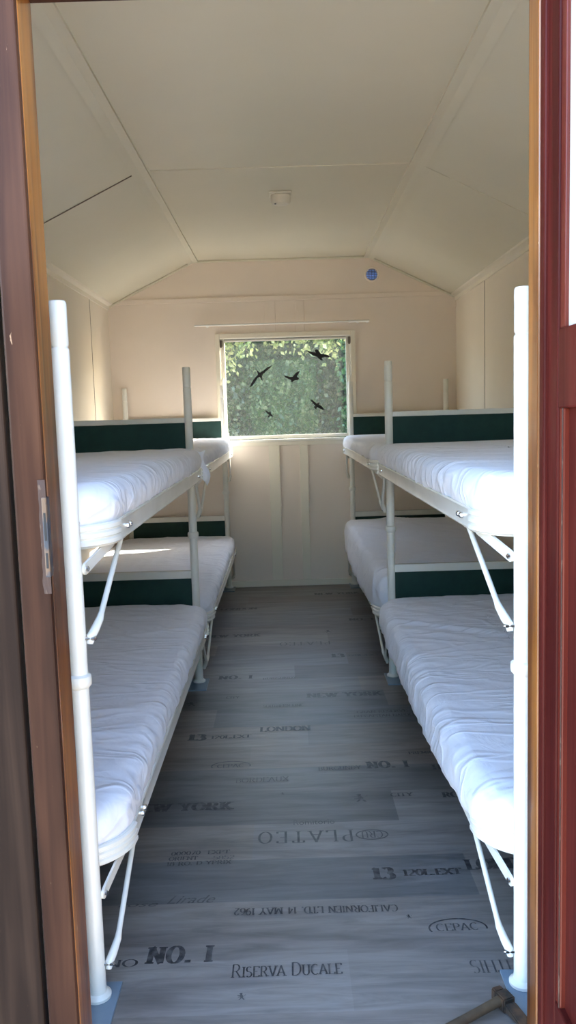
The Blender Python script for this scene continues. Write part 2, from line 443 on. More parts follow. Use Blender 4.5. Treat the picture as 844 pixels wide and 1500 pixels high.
# ------------------------------------------------------------------ floor
def build_floor():
    bm = B(); cl = bm.loops.layers.color.new('tone')
    W = .19; y = 1.69 - 2 * W; row = 0
    joints = {2: .10, 3: .62, 4: .43, 5: -.12, 6: .29, 7: -.40, 8: -.15, 9: .05, 10: -.30}
    rnd = random.Random(3)
    y = 1.69 - 2 * W
    def quad(x0, x1, y0, y1):
        y0 = max(y0, YO - .02); y1 = min(y1, YB)
        x0 = max(x0, XL); x1 = min(x1, XR)
        if y1 - y0 < .001 or x1 - x0 < .001: return
        f = bm.faces.new([bm.verts.new(p) for p in ((x0, y0, 0), (x1, y0, 0), (x1, y1, 0), (x0, y1, 0))])
        t = rnd.uniform(.86, 1.14); w = rnd.uniform(-.03, .05)
        for l in f.loops: l[cl] = (min(1, t * (1 + w) * .85), min(1, t * .85), min(1, t * (1 - w) * .85), 1)
    r = 0
    while y < YB:
        j = joints.get(r + 1, rnd.uniform(-1, 1)); x = j - 2.4
        while x < XR:
            quad(x, x + 1.2, y, y + W); x += 1.2
        y += W; r += 1
    L = letters
    L(bm, 'RISERVA DUCALE', -.146, .085, 1.607, .042, .12, .04, small={0, 8})
    L(bm, 'NO. I', -.328, -.184, 1.660, .056, .30, .08, sp=.12)
    L(bm, 'NO', -.415, -.345, 1.652, .024, .14, .05)
    L(bm, 'CALIFORNIEN LTD. 14 MAY 1962', -.152, .229, 1.822, .026, .17, .06, flip=True)
    L(bm, 'PLATEO', -.118, .155, 2.150, .062, .13, .04, flip=True, midx=2, sp=.22)
    L(bm, 'CRU', .175, .235, 2.165, .034, .12, .05, flip=True, midx=2); ring2d(bm, .205, 2.182, .045, .028, .004, midx=2)
    fonttext(bm, 'Romitorio', -.009, .107, 2.250, .030)
    L(bm, 'NEW YORK', -.50, -.186, 2.356, .048, .30, .09, sp=.06)
    L(bm, '000070  EXPT', -.335, -.180, 2.102, .018, .17, .06)
    L(bm, 'ORIENT', -.338, -.262, 2.076, .018, .17, .06); L(bm, '5852', -.222, -.165, 2.076, .017, .12, .05, midx=2)
    L(bm, '18 RO. D YPRIX', -.340, -.172, 2.050, .018, .17, .06)
    fonttext(bm, 'rose', -.43, -.335, 1.872, .020, .4); fonttext(bm, 'Lirade', -.315, -.20, 1.880, .034, .5)
    L(bm, '13', .186, .240, 1.958, .052, .30, .12, sp=.02)
    L(bm, '120L.EXT', .262, .408, 1.970, .028, .24, .07)
    L(bm, 'LONDON', .425, .64, 1.990, .048, .28, .08)
    L(bm, 'CEPAC', .303, .398, 1.742, .026, .14, .04, midx=2); ring2d(bm, .352, 1.752, .066, .036, .004, -10, 200)
    L(bm, 'PHTHIS', .350, .47, 1.598, .040, .12, .02, flip=True, midx=2)
    emblem(bm, .193, 2.405, .042)
    emblem(bm, -.04, 2.45, .014); emblem(bm, .25, 1.80, .012); emblem(bm, -.12, 1.55, .016, 2)
    L(bm, 'CITY', .285, .352, 2.408, .022, .2, .07)
    L(bm, 'ROUGE', .44, .56, 2.392, .034, .28, .09)
    L(bm, 'NO. I', .236, .375, 2.615, .052, .30, .08, sp=.12)
    L(bm, 'BURGUNDY', .075, .215, 2.610, .026, .16, .05)
    L(bm, 'HENRI', .445, .56, 2.592, .036, .26, .08, midx=1)
    L(bm, 'PREMIUM', .385, .49, 2.72, .02, .2, .07)
    L(bm, 'BORDEAUX', -.19, -.02, 2.535, .034, .10, .03, midx=2)
    L(bm, 'CEPAC', -.258, -.168, 2.655, .026, .14, .04); ring2d(bm, -.212, 2.668, .066, .038, .004, -10, 200)
    L(bm, '13', -.382, -.320, 2.900, .055, .30, .12); L(bm, '120L.EXT', -.30, -.155, 2.91, .028, .2, .07)
    L(bm, 'LONDON', -.125, .062, 2.965, .045, .22, .05)
    L(bm, 'GRAN RESERVE', .245, .44, 3.125, .024, .14, .05); L(bm, 'DU CAPITAN NAPOLEON', .23, .50, 3.08, .024, .14, .05)
    L(bm, 'SOUTHERN LINE', -.12, .04, 3.22, .03, .2, .06, midx=1)
    L(bm, 'NEW YORK', .058, .369, 3.325, .05, .28, .08, sp=.06)
    L(bm, 'CITY', -.275, -.22, 3.34, .028, .2, .06); emblem(bm, -.41, 3.29, .04)
    L(bm, 'NO. I', -.325, -.172, 3.60, .05, .28, .08, sp=.12)
    L(bm, 'BURGUNDY', -.13, .02, 3.58, .024, .14, .05, midx=2)
    L(bm, '13', .19, .25, 3.89, .055, .3, .12); L(bm, '120L.EXT', .27, .42, 3.9, .028, .2, .07, midx=2)
    L(bm, 'NEW YORK', -.45, -.16, 4.32, .05, .28, .08, sp=.06)
    L(bm, 'PLATEO', -.07, .20, 4.12, .06, .13, .04, flip=True, midx=2, sp=.2)
    L(bm, 'NO. I', .33, .47, 4.60, .05, .28, .08, sp=.12); emblem(bm, .2, 4.38, .04)
    L(bm, 'LONDON', -.42, -.2, 4.95, .045, .22, .05)
    L(bm, 'NEW YORK', .16, .45, 5.31, .05, .28, .08, sp=.06)
    me = bpy.data.meshes.new('floor')
    # thickness under the printed face
    x = box(bm, XL, XR, YO - .02, YB, -.05, -.0005)
    bm.to_mesh(me); bm.free()
    for k in ('floor', 'ink', 'ink2'): me.materials.append(M[k])
    ca = me.color_attributes['tone']
    o = bpy.data.objects.new('floor', me); COL.objects.link(o); o['kind'] = 'structure'
build_floor()

# ------------------------------------------------------------------ shell
def side_wall(name, x, out):
    bm = B(); box(bm, min(x, x + out), max(x, x + out), YO, YB + .06, -.05, ZW + .03)
    return st(name, bm, M['wall'])
side_wall('wall_left', XL, -.06); side_wall('wall_right', XR, .06)

bm = B()
E2 = [(XL - .06, -.05), (XR + .06, -.05), (XR + .06, ZW), (CR + .02, ZC + .02), (CL - .02, ZC + .02), (XL - .06, ZW)]
slab(bm, [(XL, -.05), (XR, -.05), (XR, ZW), (CR, ZC), (CL, ZC), (XL, ZW)],
     [rect(WX0, WX1, WZ0, WZ1), circ(.601, 2.054, .038)], YB, YB + .06)
st('wall_back', bm, M['backwall'])
# ceiling: flat centre, two sloping sides, one shell
bm = B()
inn = [(XL - .06, ZW - .001 - .0), (XL, ZW), (CL, ZC), (CR, ZC), (XR, ZW), (XR + .06, ZW - .001)]
low = [(XL - .12, ZW - .03), (XL, ZW), (CL, ZC), (CR, ZC), (XR, ZW), (XR + .12, ZW - .03)]
upp = [(XL - .12, ZW + .04), (CL - .03, ZC + .09), (CR + .03, ZC + .09), (XR + .12, ZW + .04)]
loop = low + upp[::-1]
A = [bm.verts.new((x, YO - .12, z)) for x, z in loop]; C2 = [bm.verts.new((x, YB + .12, z)) for x, z in loop]
n = len(loop)
for i in range(n): bm.faces.new((A[i], A[(i + 1) % n], C2[(i + 1) % n], C2[i]))
for V in (A, C2):
    m_ = len(low)
    # caps as quads between lower and upper lines
    for q in ((0, 1, 8, 9), (1, 2, 8), (2, 3, 7, 8), (3, 4, 7), (4, 5, 6, 7)):
        try: bm.faces.new([V[k] for k in q])
        except ValueError: pass
st('ceiling', bm, M['ceil'])

# front wall: outer boards, core and inner lining round the door opening
bm = B()
slab(bm, [(XL, -.05), (XR, -.05), (XR, ZW), (CR, ZC), (CL, ZC), (XL, ZW)], [rect(DX0 - .07, DX1 + .06, -.04, DZ + .07)], YO + .025, YF)
wf = st('wall_front', bm, M['wall'])
def plank(x0, x1, z0, z1):
    box(bm, x0, x1, YO - .003, YO + .025, z0, z1, .004)
bm = B()
x = DX0 - .055
first = True
while x > XL - .06:
    w = .085; x0 = max(x - w, XL - .07); plank(x0, x - .004, GZ + .12, ZW + .02); x -= w
x = DX1 + .06
while x < XR + .05:
    w = .085; x1 = min(x + w, XR + .07); plank(x + .004, x1, GZ + .12, ZW + .02); x += w
plank(DX0 - .055, DX1 + .06, DZ + .07, ZW + .02); plank(CL, CR, ZW + .02, ZC)
plank(DX0 - .055, DX1 + .06, GZ + .12, -.045)
obj('cladding', bm, M['brown2'], wf)

# ------------------------------------------------------------------ door: frame and open leaf
dr = empty('door_1', ((DX0 + DX1) / 2, YO, 0)); dr['kind'] = 'structure'
bm = B(); box(bm, DX0 - .02, DX0, YO + .006, YF + .004, -.04, DZ + .02, .003)
tag(obj('jamb', bm, M['orange'], dr), 'orange varnished left jamb')
bm = B(); box(bm, DX1, DX1 + .02, 1.374, YF + .004, -.04, DZ + .02, .003)
tag(obj('jamb', bm, M['orange'], dr), 'orange varnished right jamb')
bm = B(); box(bm, DX0 - .02, DX1 + .02, YO + .006, YF + .004, DZ, DZ + .025, .003); obj('head_jamb', bm, M['brown'], dr)
bm = B(); box(bm, DX0 - .051, DX0 - .001, YO - .006, YO + .022, -.04, DZ + .06, .004)
fb = tag(obj('frame_board', bm, M['brown'], dr), 'brown board beside the left jamb')
bm = B(); box(bm, DX1 + .002, DX1 + .06, YO + .004, 1.372, -.04, DZ + .06, .003)
obj('frame_board', bm, M['red'], dr)
bm = B(); box(bm, DX0 - .051, DX1 + .06, YO - .004, YO + .02, DZ + .002, DZ + .06, .003)
obj('frame_board', bm, M['brown'], dr)
bm = B(); box(bm, DX0 - .02, DX1 + .02, YO - .02, YF, -.045, -.002, .004); obj('threshold', bm, M['brown2'], dr)
# strike plate let into the corner of the left frame, paint chipped round it
bm = B()
n = 26; L0, R0 = [], []
for i in range(n + 1):
    z = .868 + .185 * i / n
    L0.append(bm.verts.new((DX0 - .0095 - .003 * noise.noise(Vector((z * 40, 3, 1))) - .002, YO - .0072, z)))
    R0.append(bm.verts.new((DX0 + .0006, YO - .0072, z)))
for i in range(n): bm.faces.new((L0[i], L0[i + 1], R0[i + 1], R0[i]))
r_ = bmesh.ops.extrude_face_region(bm, geom=list(bm.faces))
bmesh.ops.translate(bm, verts=[v for v in r_['geom'] if isinstance(v, bmesh.types.BMVert)], vec=(0, .0022, 0))
sp_ = obj('chipped_edge', bm, M['peel'], fb)
bm = B(); box(bm, DX0 - .007, DX0 + .0012, YO - .0085, YO + .012, .895, 1.025, .002)
sp = obj('strike_plate', bm, M['strike'], dr)
bm = B(); box(bm, DX0 - .0045, DX0 - .001, YO - .0092, YO - .008, .955, 1.0); box(bm, DX0 - .0045, DX0 - .001, YO - .0092, YO - .008, .91, .935)
obj('latch_slot', bm, M['black'], sp)

# leaf opened outwards at right angles, glazed above the middle rail
lf = empty('door_leaf', (0, 0, 0)); lf.parent = dr; lf.location = Vector((.44, 1.37, 0)) - wloc(dr)
X0, X1 = .420, .462
LY0, LY1 = .60, 1.371
def leafbox(name, y0, y1, z0, z1, m, x0=X0, x1=X1, bev=.003, lab=None):
    bm = B(); box(bm, x0, x1, y0, y1, z0, z1, bev); o = obj(name, bm, m, lf)
    if lab: o['label'] = lab
    return o
leafbox('stile', 1.300, LY1, .0, DZ - .01, M['red']); leafbox('stile', LY0, .69, .0, DZ - .01, M['red'])
leafbox('rail', .69, 1.300, 1.142, 1.262, M['red'], X0 + .001)
leafbox('rail', .69, 1.300, .0, .16, M['red'], X0 + .001); leafbox('rail', .69, 1.300, DZ - .052, DZ - .01, M['red'], X0 + .001)
leafbox('panel', .69, 1.300, .16, 1.142, M['red'], X0 + .012, X1 - .01, 0)
bm = B()
for (a, b, c, d) in ((1.279, 1.300, .16, 1.142), (1.279, 1.300, 1.262, DZ - .052), (.69, .73, .16, 1.142), (.69, .73, 1.262, DZ - .052)):
    box(bm, X0 + .0035, X0 + .014, a, b, c, d, .002)
obj('glazing_bead', bm, M['red2'], lf)['label'] = 'peeling red bead'
bm = B(); box(bm, X0 + .0015, X0 + .006, 1.281, 1.283, .16, 1.142, .001); obj('bead_edge', bm, M['peel'], lf)
bm = B(); box(bm, X0 + .010, X0 + .014, .73, 1.279, 1.262, DZ - .052); obj('glass_pane', bm, M['glass2'], lf)
bm = B()
for zz in (.25, 1.0, 1.62):
    lathe(bm, (X1 + .004, LY1 - .004, zz), [(.006, 0), (.006, .09)], 12)
    box(bm, X1 - .001, X1 + .002, LY1 - .045, LY1 - .004, zz + .005, zz + .085)
obj('hinge', bm, M['iron'], lf)

# ------------------------------------------------------------------ trims
tn = [0]
def trim(x0, x1, y0, y1, z0, z1, m='trimp', bev=.002):
    tn[0] += 1; bm = B(); box(bm, x0, x1, y0, y1, z0, z1, bev if min(x1 - x0, y1 - y0, z1 - z0) > .005 else 0)
    return st('trim_%d' % tn[0], bm, M[m])
# battens on the back wall
trim(-.112, -.040, YB - .014, YB, .045, .955, 'trimp'); trim(.094, .150, YB - .014, YB, .045, .955, 'trimp')
trim(-.112, -.040, YB - .007, YB, 1.70, 1.905, 'backwall'); trim(.094, .150, YB - .007, YB, 1.70, 1.905, 'backwall')
trim(XL, XR, YB - .009, YB, 1.905, 1.935, 'backwall')
bm = B(); box(bm, XL, XR, YB - .012, YB, 0, .042, .003); st('baseboard_back', bm, M['trimp'])
# vertical seams of the wall panels
def sseam(x, y, s):
    trim(min(x, x + s * .0015), max(x, x + s * .0015), y - .003, y + .003, .0, ZW - .02, 'seam')
for yy in (5.10, 3.9, 2.7): sseam(XL, yy, 1)
for yy in (4.84, 3.6, 2.4): sseam(XR, yy, -1)
# battens along the two ceiling creases: bent strip following both planes
def crease(cx, sgn):
    tn[0] += 1; bm = B(); sl = (ZC - ZW) / (abs(XL) - abs(CL))
    prof = [(cx - sgn * .032, ZC), (cx, ZC), (cx + sgn * .032, ZC - .032 * sl)]
    low_ = [(cx + sgn * .032, ZC - .032 * sl - .010), (cx, ZC - .012), (cx - sgn * .032, ZC - .010)]
    lp = prof + low_
    a = [bm.verts.new((x, YF, z)) for x, z in lp]; b = [bm.verts.new((x, YB, z)) for x, z in lp]
    for i in range(6): bm.faces.new((a[i], a[(i + 1) % 6], b[(i + 1) % 6], b[i]))
    bm.faces.new(a); bm.faces.new(b[::-1]); st('trim_%d' % tn[0], bm, M['ceil'])
crease(CL, -1); crease(CR, 1)
# cornice where slope meets wall
def cornice(x, s):
    tn[0] += 1; bm = B()
    lp = [(x, ZW - .028), (x + s * .007, ZW - .028), (x + s * .007, ZW - .004), (x + s * .030, ZW + .006), (x + s * .034, ZW + .015), (x, ZW)]
    a = [bm.verts.new((u, YF, z)) for u, z in lp]; b = [bm.verts.new((u, YB, z)) for u, z in lp]
    for i in range(6): bm.faces.new((a[i], a[(i + 1) % 6], b[(i + 1) % 6], b[i]))
    bm.faces.new(a); bm.faces.new(b[::-1]); st('trim_%d' % tn[0], bm, M['trimp'])
cornice(XL, 1); cornice(XR, -1)
# cross seam of the ceiling boards
trim(CL + .042, CR - .042, 3.612, 3.623, ZC - .004, ZC, 'ceil', 0)
def slopeseam(xa, xb, m):
    tn[0] += 1; bm = B()
    w = .0035
    def zc(x): return ZW + (ZC - ZW) * (abs(x - (XL if xa < 0 else XR)) / abs((CL - XL) if xa < 0 else (CR - XR)))
    pts = [(xa, zc(xa)), (xb, zc(xb))]
    vs = []
    for x, z in pts:
        for yy in (3.617 - w, 3.617 + w):
            for dz in (-.0005, -.003): vs.append(bm.verts.new((x, yy, z + dz)))
    a = vs
    for q in ((0, 1, 3, 2), (4, 6, 7, 5), (0, 4, 5, 1), (2, 3, 7, 6), (1, 5, 7, 3), (0, 2, 6, 4)): bm.faces.new([a[k] for k in q])
    st('trim_%d' % tn[0], bm, M[m])
slopeseam(XL + .03, CL - .032, 'seam'); slopeseam(CR + .032, XR - .03, 'ceil')
# edge strips where the slopes meet the back wall
def gable(p0, p1, m='ceil'):
    tn[0] += 1; bm = B(); tube(bm, [(p0[0], YB - .006, p0[1]), (p1[0], YB - .006, p1[1])], .008, 8); st('trim_%d' % tn[0], bm, M[m])
gable((XL + .01, ZW - .004), (CL, ZC - .006)); gable((CL, ZC - .006), (CR, ZC - .006)); gable((CR, ZC - .006), (XR - .01, ZW - .004))

# ------------------------------------------------------------------ window
wn = empty('window_1', ((WX0 + WX1) / 2, YB, WZ0)); wn['kind'] = 'structure'
def wbars(name, x0, x1, z0, z1, w, y0, y1, m, par=wn, wb=None, wt=None):
    bm = B(); wb = wb or w; wt = wt or w
    box(bm, x0, x0 + w, y0, y1, z0, z1, .002); box(bm, x1 - w, x1, y0, y1, z0, z1, .002)
    box(bm, x0 + w, x1 - w, y0, y1, z1 - wt, z1, .002); box(bm, x0 + w, x1 - w, y0, y1, z0, z0 + wb, .002)
    return obj(name, bm, M[m], par)
wbars('casing', WX0 - .028, WX1 + .030, WZ0 - .03, WZ1 + .028, .030, YB - .012, YB + .001, 'trimp')
wbars('lining', WX0, WX1, WZ0, WZ1, .008, YB, YB + .06, 'whitetrim')
sash = wbars('sash', WX0 + .010, WX1 - .010, WZ0 + .018, WZ1 - .011, .022, YB + .012, YB + .042, 'whitetrim', wt=.012)
bm = B(); box(bm, WX0 + .03, WX1 - .03, YB + .026, YB + .030, WZ0 + .038, WZ1 - .02); obj('glass_pane', bm, M['glass'], sash)
bm = B(); box(bm, WX0 - .02, WX1 + .02, YB - .028, YB + .02, WZ0 - .004, WZ0 + .014, .004); obj('window_sill', bm, M['whitetrim'], wn)
bm = B(); box(bm, WX0 + .03, WX1 - .03, YB + .008, YB + .014, WZ1 - .0115, WZ1 - .0085); obj('gap_strip', bm, M['grille'], wn)  # dark strip painting the shaded gap between sash and casing
for x in (WX0 + .010, WX1 - .010):
    s = 1 if x < 0 else -1
    bm = B(); box(bm, x - .008, x + .010, YB - .003, YB + .013, WZ1 - .055, WZ1 - .012, .003)
    box(bm, x - .006, x + .006, YB - .006, YB + .0, WZ1 - .062, WZ1 - .050, .002)
    obj('corner_bracket', bm, mat('bracket_brown', (.13, .10, .08), .5), sash)
    bm = B(); tube(bm, [(x + s * .002, YB + .002, 1.395), (x + s * .002, YB - .004, 1.30), (x + s * .004, YB + .004, 1.20)], .005, 8)
    lathe(bm, (x + s * .002, YB - .004, 1.395), [(.008, 0), (.008, .012)], 12)
    obj('stay', bm, M['steel'], sash)
bm = B(); tube(bm, [(-.375, YB + .015, 1.05), (-.375, YB + .015, 1.0)], .003, 6)
obj('pin', bm, M['bolt'], sash)

# bird stickers on the inside of the pane
from mathutils.geometry import tessellate_polygon
def bird(pts, cx, cz, sc, label):
    """silhouette in pixels of a zoomed look, placed on the glass"""
    bm = B()
    a = [bm.verts.new((cx + x * sc, YB + .0255, cz - y * sc)) for x, y in pts]
    b = [bm.verts.new((cx + x * sc, YB + .0248, cz - y * sc)) for x, y in pts]
    vv = [Vector((x, -y, 0)) for x, y in pts]
    for t in tessellate_polygon([vv]):
        bm.faces.new([a[k] for k in t]); bm.faces.new([b[k] for k in t][::-1])
    n = len(pts)
    for i in range(n): bm.faces.new((a[i], b[i], b[(i + 1) % n], a[(i + 1) % n]))
    o = obj('bird_decal', bm, M['black'], None, origin=(cx, YB + .0255, cz))
    tag(o, label, 'sticker', 'black bird stickers on the window')
# pixel outlines taken relative to each bird's centre, zoom factor 5.63 px per photo px, 0.0046 m per photo px
K = .00461 / 5.63

def bird_at(px, py, pts, label):
    # px,py: photo pixel of the centre -> point on the pane (measured once on the plane of the glass)
    x = -.385 + (px - 328) * .00457; z = 1.657 - (py - 499 + (px - 328) * .028) * .00462
    bird(pts, x, z, K, label)
swift = [(-38, -70), (-30, -44), (-12, -22), (0, -18), (22, -30), (60, -58), (102, -74), (84, -54), (54, -32), (26, -8), (12, 8), (14, 26), (20, 56), (6, 40), (-4, 18), (-20, 22), (-44, 56), (-66, 86), (-96, 102), (-78, 72), (-60, 44), (-42, 22), (-20, 0), (-20, -10), (-32, -36)]
bird_at(379, 547, swift, 'largest black bird sticker at the left of the window, wings stretched diagonally')
topb = [(-108, -52), (-70, -40), (-40, -34), (-30, -30), (-38, -48), (-28, -58), (-8, -48), (0, -32), (14, -20), (50, -14), (96, 2), (70, 10), (34, 8), (18, 12), (22, 26), (32, 36), (14, 34), (-4, 20), (-22, 2), (-56, -8), (-80, -28)]
bird_at(466, 521, topb, 'black bird sticker at the top right of the window, wings spread flat')
mid = [(-76, -20), (-50, -14), (-22, -4), (0, -6), (14, -22), (30, -40), (60, -52), (50, -28), (34, -8), (48, 6), (54, 14), (40, 22), (18, 24), (4, 30), (-6, 40), (-16, 34), (-12, 20), (-32, 12), (-54, 0)]
bird_at(426, 551, mid, 'black bird sticker in the middle of the window, one wing raised')
low_ = [(-62, -60), (-46, -50), (-22, -30), (-8, -20), (6, -30), (14, -26), (6, -12), (26, -2), (48, 26), (56, 36), (36, 30), (8, 18), (-4, 10), (-12, 14), (-16, 26), (-24, 24), (-22, 16), (-36, 10), (-34, 2), (-22, 0), (-36, -18), (-52, -38)]
bird_at(462, 592, low_, 'black bird sticker low at the right of the window, diving down')
sm = [(-34, -28), (-22, -26), (-8, -14), (2, -12), (6, -22), (12, -14), (10, -4), (24, 14), (34, 28), (16, 22), (4, 16), (-2, 28), (-14, 30), (-14, 22), (-2, 10), (-16, -2), (-28, -14)]
bird_at(390.5, 603, sm, 'smallest black bird sticker, low at the left of the window')

# ------------------------------------------------------------------ rod, vent, detector
cr = empty('curtain_rod', (0, YB - .03, 1.754))
bm = B(); tube(bm, [(-.572, YB - .03, 1.754), (.51, YB - .03, 1.754)], .006, 10); obj('rod', bm, M['rod'], cr, True)
bm = B(); tube(bm, [(.44, YB - .03, 1.754), (.575, YB - .03, 1.754)], .0085, 10); obj('outer_tube', bm, M['rod'], cr, True)
for x in (-.49, .50, .565):
    bm = B(); tube(bm, [(x, YB, 1.754), (x, YB - .034, 1.754)], .005, 8); lathe(bm, (x, YB - .004, 1.754), [(.011, 0), (.011, .004)], 14, 'y')
    obj('bracket', bm, M['rod'], cr, True)
tag(cr, 'thin white curtain rod on the back wall above the window', 'curtain rod')

vn = empty('air_vent', (.601, YB, 2.054))
bm = B()
prof = [(.038, 0), (.050, 0), (.050, -.006), (.044, -.009), (.038, -.006)]
rings = []
for r, h in prof: rings.append([bm.verts.new((.601 + r * math.cos(2 * PI * k / 32), YB + h, 2.054 + r * math.sin(2 * PI * k / 32))) for k in range(32)])
for a, b in zip(rings, rings[1:] + rings[:1]):
    for k in range(32): bm.faces.new((a[k], a[(k + 1) % 32], b[(k + 1) % 32], b[k]))
obj('rim', bm, M['backwall'], vn, True)
bm = B()
for i in range(-3, 4):
    z = 2.054 + i * .0105; hw = math.sqrt(max(.0001, .0375 ** 2 - (i * .0105) ** 2))
    box(bm, .601 - hw, .601 + hw, YB + .004, YB + .010, z - .0016, z + .0016)
for i in (-1, 0, 1): box(bm, .601 + i * .018 - .0012, .601 + i * .018 + .0012, YB + .005, YB + .009, 2.054 - .033, 2.054 + .033)
obj('grille', bm, M['grille'], vn)
bm = B()
for i in range(-3, 5):
    z = 2.054 + i * .0098 - .002; hw = math.sqrt(max(.0002, .0375 ** 2 - (i * .0098) ** 2)) if abs(i) < 4 else .012
    box(bm, .601 - hw, .601 + hw, YB + .022, YB + .040, z - .0012, z + .0012, rot=Matrix.Rotation(math.radians(-38), 3, 'X'), piv=Vector((.601, YB + .031, z)))
obj('sky_slats', bm, mat('sky_blue_slat', (.30, .46, .72), .4), vn)  # added slats, coloured blue to stand in for sky behind the vent
tag(vn, 'small round grille vent with blue slats imitating the sky, high on the back wall, right of the window', 'vent')

sd = empty('smoke_detector', (.012, 4.03, ZC))
bm = B(); box(bm, -.040, .064, 3.985, 4.075, ZC - .010, ZC, .004); obj('base', bm, M['plastic'], sd)
bm = B(); lathe(bm, (.012, 4.03, ZC - .010), [(.044, 0), (.047, -.004), (.046, -.030), (.038, -.040), (.018, -.042)], 32); dm = obj('dome', bm, M['plastic'], sd, True)
bm = B(); lathe(bm, (-.012, 4.010, ZC - .054), [(.0045, 0), (.0045, .004)], 10)
obj('test_button', bm, M['grille'], sd)
tag(sd, 'small cream smoke detector on the flat ceiling', 'smoke detector')

# ------------------------------------------------------------------ bunks
PR = .0172
Y1, Y2, Y3 = 1.555, 3.56, 5.592
def rr_loop(x0, x1, y0, y1, r, N=16, step=.05):
    """rounded rectangle, counter-clockwise, with outward normals"""
    pts = []
    r = max(r, 0.0001)
    def seg(ax, ay, bx, by, nx, ny):
        n = max(1, int(math.hypot(bx - ax, by - ay) / step))
        for i in range(n): pts.append((ax + (bx - ax) * i / n, ay + (by - ay) * i / n, nx, ny))
    def cor(cx, cy, a0):
        for i in range(N):
            a = math.radians(a0 + 90 * i / N); pts.append((cx + r * math.cos(a), cy + r * math.sin(a), math.cos(a), math.sin(a)))
    seg(x0 + r, y0, x1 - r, y0, 0, -1); cor(x1 - r, y0 + r, -90)
    seg(x1, y0 + r, x1, y1 - r, 1, 0); cor(x1 - r, y1 - r, 0)
    seg(x1 - r, y1, x0 + r, y1, 0, 1); cor(x0 + r, y1 - r, 90)
    seg(x0, y1 - r, x0, y0 + r, -1, 0); cor(x0 + r, y0 + r, 180)
    return pts

def sweep(bm, pts, prof, closed=True):
    """prof = [(offset outward, z)] closed profile swept round pts"""
    rings = [[bm.verts.new((x + nx * o, y + ny * o, z)) for o, z in prof] for x, y, nx, ny in pts]
    m = len(prof); n = len(rings)
    for i in range(n if closed else n - 1):
        a, b = rings[i], rings[(i + 1) % n]
        for k in range(m): bm.faces.new((a[k], b[k], b[(k + 1) % m], a[(k + 1) % m]))
    if not closed: bm.faces.new(rings[0][::-1]); bm.faces.new(rings[-1])

def post(parent, x, y, top=1.362):
    bm = B()
    lathe(bm, (x, y, 0), [(.017, .006), (.026, .007), (.0265, .013), (.0185, .020), (PR, .030), (PR, .640), (.0225, .646), (.0235, .656), (.0225, .664), (PR, .668),
                          (PR, top - .088), (PR, top - .0875), (.0145, top - .084), (.0145, top - .082), (.0165, top - .079), (.0165, top - .004), (.014, top)], 28)
    p = obj('post', bm, M['steel'], parent, True)
    return p

def plate(parent, x, y):
    bm = B(); box(bm, x - .065, x + .040 if x < 0 else x + .065, y - .11, y + .045, 0, .006, .001) if x < 0 else box(bm, x - .034, x + .065, y - .11, y + .045, 0, .006, .001)
    tag(obj('base_plate', bm, M['plate'], parent), 'blue-grey floor plate')

def panel(parent, xa, xb, y, z0, z1, zt):
    x0, x1 = min(xa, xb) + PR * .8, max(xa, xb) - PR * .8
    bm = B(); box(bm, x0, x1, y - .009, y + .009, z0, z1); tag(obj('end_board', bm, M['green'], parent), 'dark green end board')
    bm = B(); box(bm, x0, x1, y - .013, y + .013, z1 + .0005, zt, .003); obj('top_rail', bm, M['steel2'], parent)

def deck(parent, s, xa, xw, y0, y1, zb, zt):
    """tray: s=+1 if the aisle lies towards +x; xa aisle edge, xw wall edge"""
    x0, x1 = min(xa, xw), max(xa, xw)
    r = .115
    pts = rr_loop(x0 + .006, x1 - .006, y0 + .006, y1 - .006, r)
    bm = B()
    sweep(bm, pts, [(0, zb), (.004, zb), (.006, zb + .004), (.004, zb + .009), (.004, zt - .009), (.006, zt - .004), (.004, zt), (0, zt), (-.016, zt - .001), (-.016, zt - .004), (-.001, zt - .006), (-.001, zb + .003), (-.010, zb + .003), (-.010, zb)])
    fr = obj('bed_frame', bm, M['steel2'], parent, True)
    # ribbed bands clasping both rounded ends
    for end in (0, 1):
        lim = .145
        sel = [p for p in pts if (p[1] < y0 + lim if end == 0 else p[1] > y1 - lim)]
        if end == 0:
            sel.sort(key=lambda p: math.atan2(p[1] - (y0 + .2), (p[0] - (x0 + x1) / 2)))
        else:
            sel.sort(key=lambda p: math.atan2(p[1] - (y1 - .2), (p[0] - (x0 + x1) / 2)))
        h = zt - zb; P = [(.003, zb + .001)]
        for q in range(3):
            a = zb + .003 + h * q / 3.05
            P += [(.0075, a), (.0115, a + h * .06), (.0115, a + h * .22), (.0075, a + h * .29)]
        P += [(.003, zt - .0005)]
        bm = B(); sweep(bm, sel, P, closed=False); obj('end_band', bm, M['steel2'], fr, True)
    # pan that carries the mattress
    bm = B()
    lp = rr_loop(x0 + .014, x1 - .014, y0 + .014, y1 - .014, r - .008)
    a = [bm.verts.new((x, y, zt - .012)) for x, y, _, _ in lp]; b = [bm.verts.new((x, y, zt - .015)) for x, y, _, _ in lp]
    bm.faces.new(a); bm.faces.new(b[::-1])
    for i in range(len(a)): bm.faces.new((a[i], b[i], b[(i + 1) % len(a)], a[(i + 1) % len(a)]))
    obj('pan', bm, M['base'], fr)
    zm = (zb + zt) / 2
    for yy in (y0 + .205, y0 + .232, y1 - .205, y1 - .232):
        bm = B(); lathe(bm, (xa, yy, zm), [(.0065, -.002 * s), (.0065, .004 * s), (.0045, .0065 * s), (.001, .0075 * s)], 12, 'x')
        obj('bolt', bm, M['bolt'], fr, True)
    for yy, d in ((y0, -1), (y1, 1)):
        bm = B(); lathe(bm, (xa - s * .15, yy, zm), [(.0055, 0), (.0055, d * .010), (.003, d * .013)], 12, 'y')
        obj('bolt', bm, M['bolt'], fr, True)

